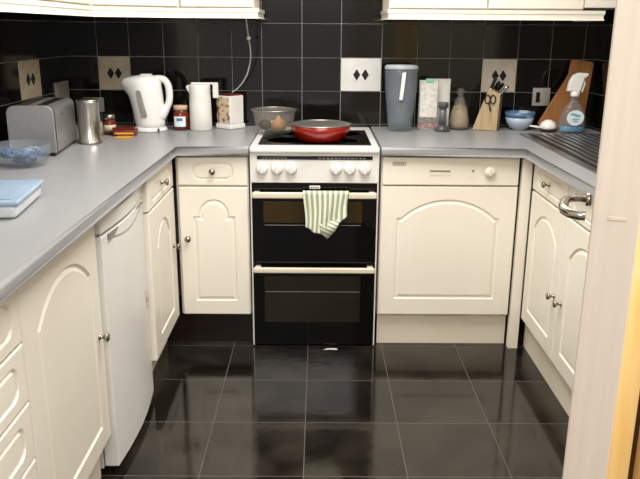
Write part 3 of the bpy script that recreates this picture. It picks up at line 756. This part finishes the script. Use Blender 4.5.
# frying pan
e = empty('frying_pan', (.011, -.45, .9125)); tag(e, 'round red frying pan on the front of the hob', 'frying pan')
m = MB(); m.lathe([(0, 0), (.092, 0), (.104, .006), (.126, .040), (.132, .070)], seg=56)
m.build('pan_body', M['red'], e)
m = MB(); m.lathe([(.132, .0702), (.129, .070), (.118, .040), (.098, .010), (0, .008)], seg=56); m.build('pan_inside', M['panin'], e)
m = MB(); m.tube([(.1315*math.cos(2*PI*k/56), .1315*math.sin(2*PI*k/56), .0705) for k in range(57)], .0022, 8); m.build('rim', M['steel'], e)

# ------------------------------------------------------------------ things on the right worktop
e = empty('water_jug', (.392, -.115, WT+.001)); tag(e, 'tall clear plastic filter jug beside the cooker', 'jug')
pf = [(.052, 0), (.057, .004), (.061, .05), (.073, .16), (.078, .27), (.079, .292)]
m = MB(); m.lathe(pf+[(.077, .292), (.075, .275), (.069, .16), (.056, .05), (.052, .010), (0, .008)], seg=40, sy=.8); m.build('jug_wall', M['smoke'], e)
m = MB(); m.lathe([(.079, .2925), (.080, .300), (.072, .308), (0, .311)], seg=40, sy=.8); m.build('lid', M['jugclear'], e)
m = MB(); m.tube([(.079*math.cos(2*PI*k/44), .0632*math.sin(2*PI*k/44), .292) for k in range(45)], .002, 8); m.build('rim', M['jugclear'], e)
m = MB(); m.prism([(-.004, .275), (.014, .278), (.012, .245), (.002, .150), (-.014, .150), (-.008, .22)], -.074, -.062, 'y', bev=.003); m.build('handle', M['plastic'], e)
m = MB(); m.lathe([(.026, .03), (.034, .06), (.040, .15), (.060, .155), (.062, .16), (0, .162)], seg=28, sy=.8); m.build('filter', M['smoke'], e)
# bags
def bag(loc, w_, d_, h, rz, label, band=True):
    e = empty('food_bag', loc, rz); tag(e, label, 'bag')
    m = MB(); bm = m.bm; rings = []
    for z, kx, ky in ((0, .94, .9), (.01, 1, 1), (h*.3, 1.0, 1.05), (h*.7, .98, .9), (h*.88, 1.0, .45), (h, 1.02, .10)):
        ring = []
        for k in range(28):
            a = 2*PI*k/28; cx_ = math.copysign(abs(math.cos(a))**.45, math.cos(a)); sy_ = math.copysign(abs(math.sin(a))**.45, math.sin(a))
            ring.append(bm.verts.new((cx_*w_/2*kx+.0015*math.sin(k*2.3+z*60), sy_*d_/2*ky+.002*math.sin(k*1.7+z*80), z)))
        rings.append(ring)
    for a, b in zip(rings, rings[1:]):
        for k in range(28): m._face([a[k], a[(k+1) % 28], b[(k+1) % 28], b[k]], True)
    m._face(rings[0][::-1]); m._face(rings[-1]); m.build('bag_paper', M['paper' if band else 'paperplain'], e)
    return e
e = bag((.532, -.06, WT+.001), .092, .06, .235, 0, 'printed white paper flour bag closed with a mint clip')
m = MB(); m.box(-.0475, .0475, -.0335, -.030, .010, .028); m.build('print_stripe', M['bandred'], e)
m = MB(); m.box(-.0475, .0475, -.0345, -.030, .032, .062); m.build('print_band', M['band'], e)
m = MB(); m.box(-.016, .022, -.012, .012, .222, .243, bev=.005, seg=3); m.build('clip', M['mint'], e)
bag((.605, .008, WT+.001), .085, .05, .238, 0, 'plain white paper bag behind the grey pepper grinder', False)
# grinder
lathing('pepper_grinder', (.595, -.125, WT+.001), [('base', [(.034, 0), (.036, .004), (.034, .016), (.026, .024), (.021, .03)], 'grinder'), ('tube', [(.020, .0305), (.020, .112)], 'smoke'),
    ('cap', [(.025, .1125), (.025, .134), (.023, .137), (0, .1375)], 'grinder'), ('stem', [(.0165, .031), (.0165, .111)], 'grinder')], 'grey upright pepper grinder in front of the white bags', 'grinder')
# stoppered glass jar
e = lathing('glass_jar', (.690, -.045, WT+.001), [('jar_glass', [(.046, 0), (.050, .005), (.050, .04), (.040, .095), (.028, .125), (.022, .145), (.024, .150), (.019, .150), (.017, .142), (.024, .122), (.036, .092), (.046, .04), (.045, .008), (0, .006)], 'frost'),
    ('contents', [(0, .0065), (.044, .008), (.0455, .04), (.036, .092), (.028, .112), (0, .114)], 'oats')], 'stoppered glass jar of pale grain left of the knife block', 'jar')
m = MB(); m.lathe([(.0165, .146), (.0175, .152), (.012, .160), (.018, .172), (.019, .186), (.012, .196), (0, .198)], seg=24); m.build('stopper', M['frost'], e)
# knife block
e = empty('knife_block', (.838, -.06, WT+.001), math.radians(-22)); tag(e, 'pale wooden knife block with knives on the right worktop', 'knife block')
m = MB(); m.prism([(-.078, 0), (.040, 0), (.046, .170), (-.010, .205)], -.042, .042, 'y', bev=.003); m.build('block', M['block'], e)
m = MB(); m.prism([(-.002, .2), (.008, .194), (.012, .206), (.002, .212)], -.03, .03, 'y'); m.build('slot_plate', M['darksteel'], e)
base = Matrix.Translation((.838, -.06, WT+.001)) @ Matrix.Rotation(math.radians(-22), 4, 'Z')
for i, (x, y, L, lab, mt, mt2) in enumerate(((-.002, -.026, .058, 'black-handled knife nearest the front of the knife block', 'black', 'nickel'), (.010, -.004, .050, 'black-handled knife in the middle of the knife block', 'black', 'nickel'),
        (.020, .022, .048, 'black-handled knife at the back of the knife block', 'black', 'nickel'), (.040, -.03, .058, 'steel-handled knife at the right edge of the knife block', 'steel', 'steel'))):
    k = empty('kitchen_knife'); k.matrix_world = base @ T(x, y, .198-(x+.01)*.58+.002) @ Matrix.Rotation(.33+.12*i, 4, 'Y')
    tag(k, lab, 'knife', 'knives in the knife block')
    m = MB(); m.tube([(0, 0, 0), (0, 0, .012), (0, 0, .035), (0, 0, L-.02), (.002, 0, L)], [.006, .0085, .0075, .0095, .007], 12); h = m.build('handle', M[mt], k)
    m = MB(); m.lathe([(.0065, -.0005), (.0098, .001), (.0098, .006), (.007, .008)], seg=12); m.build('bolster', M[mt2], k)
# scissors handle hanging on the front of the block
m = MB()
for x in (-.012, .014): m.tube([(x+.012*math.cos(2*PI*k/20), -.0475, .150+.020*math.sin(2*PI*k/20)) for k in range(21)], .0032, 8)
m.tube([(-.004, -.0475, .132), (.006, -.0475, .095)], .004, 8); o = m.build('scissors', M['darksteel']); o.matrix_world = base; tag(o, 'dark scissors hooked on the face of the knife block', 'scissors')
# blue bowl
e = empty('bowl', (.985, -.045, WT+.001)); tag(e, 'pale blue ceramic bowl with darker rim right of the knife block', 'bowl')
m = MB(); m.lathe([(.034, 0), (.036, .006), (.046, .010), (.062, .034), (.069, .060)], seg=40); m.build('bowl_body', M['ceramicblue'], e)
m = MB(); m.lathe([(.069, .0602), (.0735, .086), (.0705, .086), (.064, .056), (.044, .016), (0, .012)], seg=40); m.build('rim_glaze', M['ceramicnavy'], e)
# dish brush
e = empty('dish_brush', (1.105, -.12, WT+.0065), math.radians(-8)); tag(e, 'white round dish brush lying beside the spray bottle', 'brush')
m = MB(); m.lathe([(.026, .002), (.038, .008), (.040, .022), (.030, .040), (.012, .050), (0, .052)], seg=28); m.build('head', M['sponge'], e)
m = MB(); m.lathe([(.030, 0), (.043, .003), (.044, .010), (.040, .0105)], seg=28); m.build('dish', M['darksteel'], e)
m = MB(); m.tube([(-.035, 0, .012), (-.06, .004, .017), (-.085, .01, .019)], [.006, .005, .004], 10); m.build('handle', M['plastic'], e)
# spray bottle
e = empty('spray_bottle', (1.203, -.165, WT+.0065)); tag(e, 'clear spray bottle with white trigger and blue liquid by the sink', 'spray bottle')
m = MB(); m.lathe([(.058, 0), (.061, .005), (.062, .05), (.058, .085), (.036, .125), (.020, .142), (.017, .165)], seg=36, sy=.6); m.build('bottle', M['smoke'], e)
m = MB(); m.lathe([(.054, .004), (.057, .008), (.057, .028), (0, .0285)], seg=36, sy=.6); m.build('liquid', M['teal'], e)
m = MB()
m.lathe([(.040, 0), (.040, .002)], (0, -.0375, .070), 28, 'y', sy=.9); lb = m.build('bottle_label', M['label'], e)
m = MB()
for (x, z, rx, rz_) in ((-.012, .086, .016, .006), (.010, .080, .014, .006), (0, .064, .020, .004), (0, .054, .014, .003)):
    m.lathe([(1, 0), (1, .001)], (x, -.0400, z), 16, 'y', sx=rx, sy=rz_)
m.build('label_print', M['tealmark'], lb)
m = MB(); m.lathe([(.019, .1655), (.021, .170), (.021, .188), (.016, .190)], seg=24); m.build('collar', M['plastic'], e)
m = MB(); m.prism([(-.040, .190), (.020, .190), (.026, .215), (.034, .250), (.052, .262), (.050, .272), (.006, .275), (-.020, .262), (-.034, .232)], -.014, .014, 'y', bev=.004); m.build('spray_head', M['plastic'], e)
m = MB(); m.tube(smooth([(.030, 0, .245), (.040, 0, .225), (.034, 0, .20), (.030, 0, .185)]), .005, 8); m.build('trigger', M['plastic'], e)
# chopping board leaning in the corner
e = empty('chopping_board', (0, 0, 0)); tag(e, 'brown wooden chopping board leaning against the wall behind the spray bottle', 'chopping board')
m = MB(); m.prism([(1.078, .030), (1.092, .004), (1.298, .004), (1.336, .318), (1.328, .326), (1.236, .338), (1.226, .330), (1.214, .262)], 0, .016, 'y', bev=.003)
o = m.build('board', M['board'], e); o.matrix_local = T(0, -.045, WT+.001) @ Matrix.Rotation(-.13, 4, 'X')

# paper scrap on the floor
m = MB(); m.prism([(0, 0), (.03, .004), (.058, 0), (.064, .010), (.04, .016), (.014, .012)], .0005, .0018, 'z'); o = m.build('paper_scrap', M['paperplain']); o.location = (.03, -.640, 0)
tag(o, 'tiny white paper scrap on the floor in front of the cooker', 'scrap')

# ------------------------------------------------------------------ ceiling lamp, lights, world, camera
e = empty('ceiling_lamp', (.1, -1.5, 2.40)); tag(e, 'flat round white ceiling lamp above the kitchen floor', 'lamp')
m = MB(); m.lathe([(.17, -.004), (.17, -.03), (.15, -.05), (0, -.06)], seg=36); m.build('diffuser', M['bulb'], e)
def area(name, loc, rot, size, sy, power, col):
    l = bpy.data.lights.new(name, 'AREA'); l.shape = 'RECTANGLE'; l.size = size; l.size_y = sy; l.energy = power; l.color = col
    o = bpy.data.objects.new(name, l); COL.objects.link(o); o.location = loc; o.rotation_euler = rot; return o
area('kitchen_light', (.1, -1.45, 2.32), (0, 0, 0), 1.0, 1.3, 52, (1, .97, .925))
area('rear_fill', (-.1, -4.2, 2.25), (math.radians(62), 0, 0), 1.3, .8, 46, (1, .965, .92))  # added fill from behind the camera, not an actual lamp
area('pine_fill', (.95, -3.3, 1.9), (math.radians(65), 0, math.radians(5)), .4, .4, 13, (1, .94, .82))  # unseen light added to brighten the pine architrave
W = bpy.data.worlds.new('world'); bpy.context.scene.world = W; W.use_nodes = True
W.node_tree.nodes['Background'].inputs[0].default_value = (1, .985, .96, 1); W.node_tree.nodes['Background'].inputs[1].default_value = .75

cam = bpy.data.cameras.new('camera'); cam.sensor_width = 36; cam.lens = 731.34/640*36; cam.clip_start = .05
co = bpy.data.objects.new('camera', cam); COL.objects.link(co)
co.matrix_world = T(0, -3.6449, 1.379) @ Matrix.Rotation(-.0036, 4, 'Z') @ Matrix.Rotation(PI/2-.2804, 4, 'X') @ Matrix.Rotation(.0068, 4, 'Z')
sc = bpy.context.scene; sc.camera = co
sc.view_settings.view_transform = 'Standard'; sc.view_settings.look = 'None'; sc.view_settings.exposure = 0
for o in list(bpy.data.meshes):
    if o.users == 0: bpy.data.meshes.remove(o)
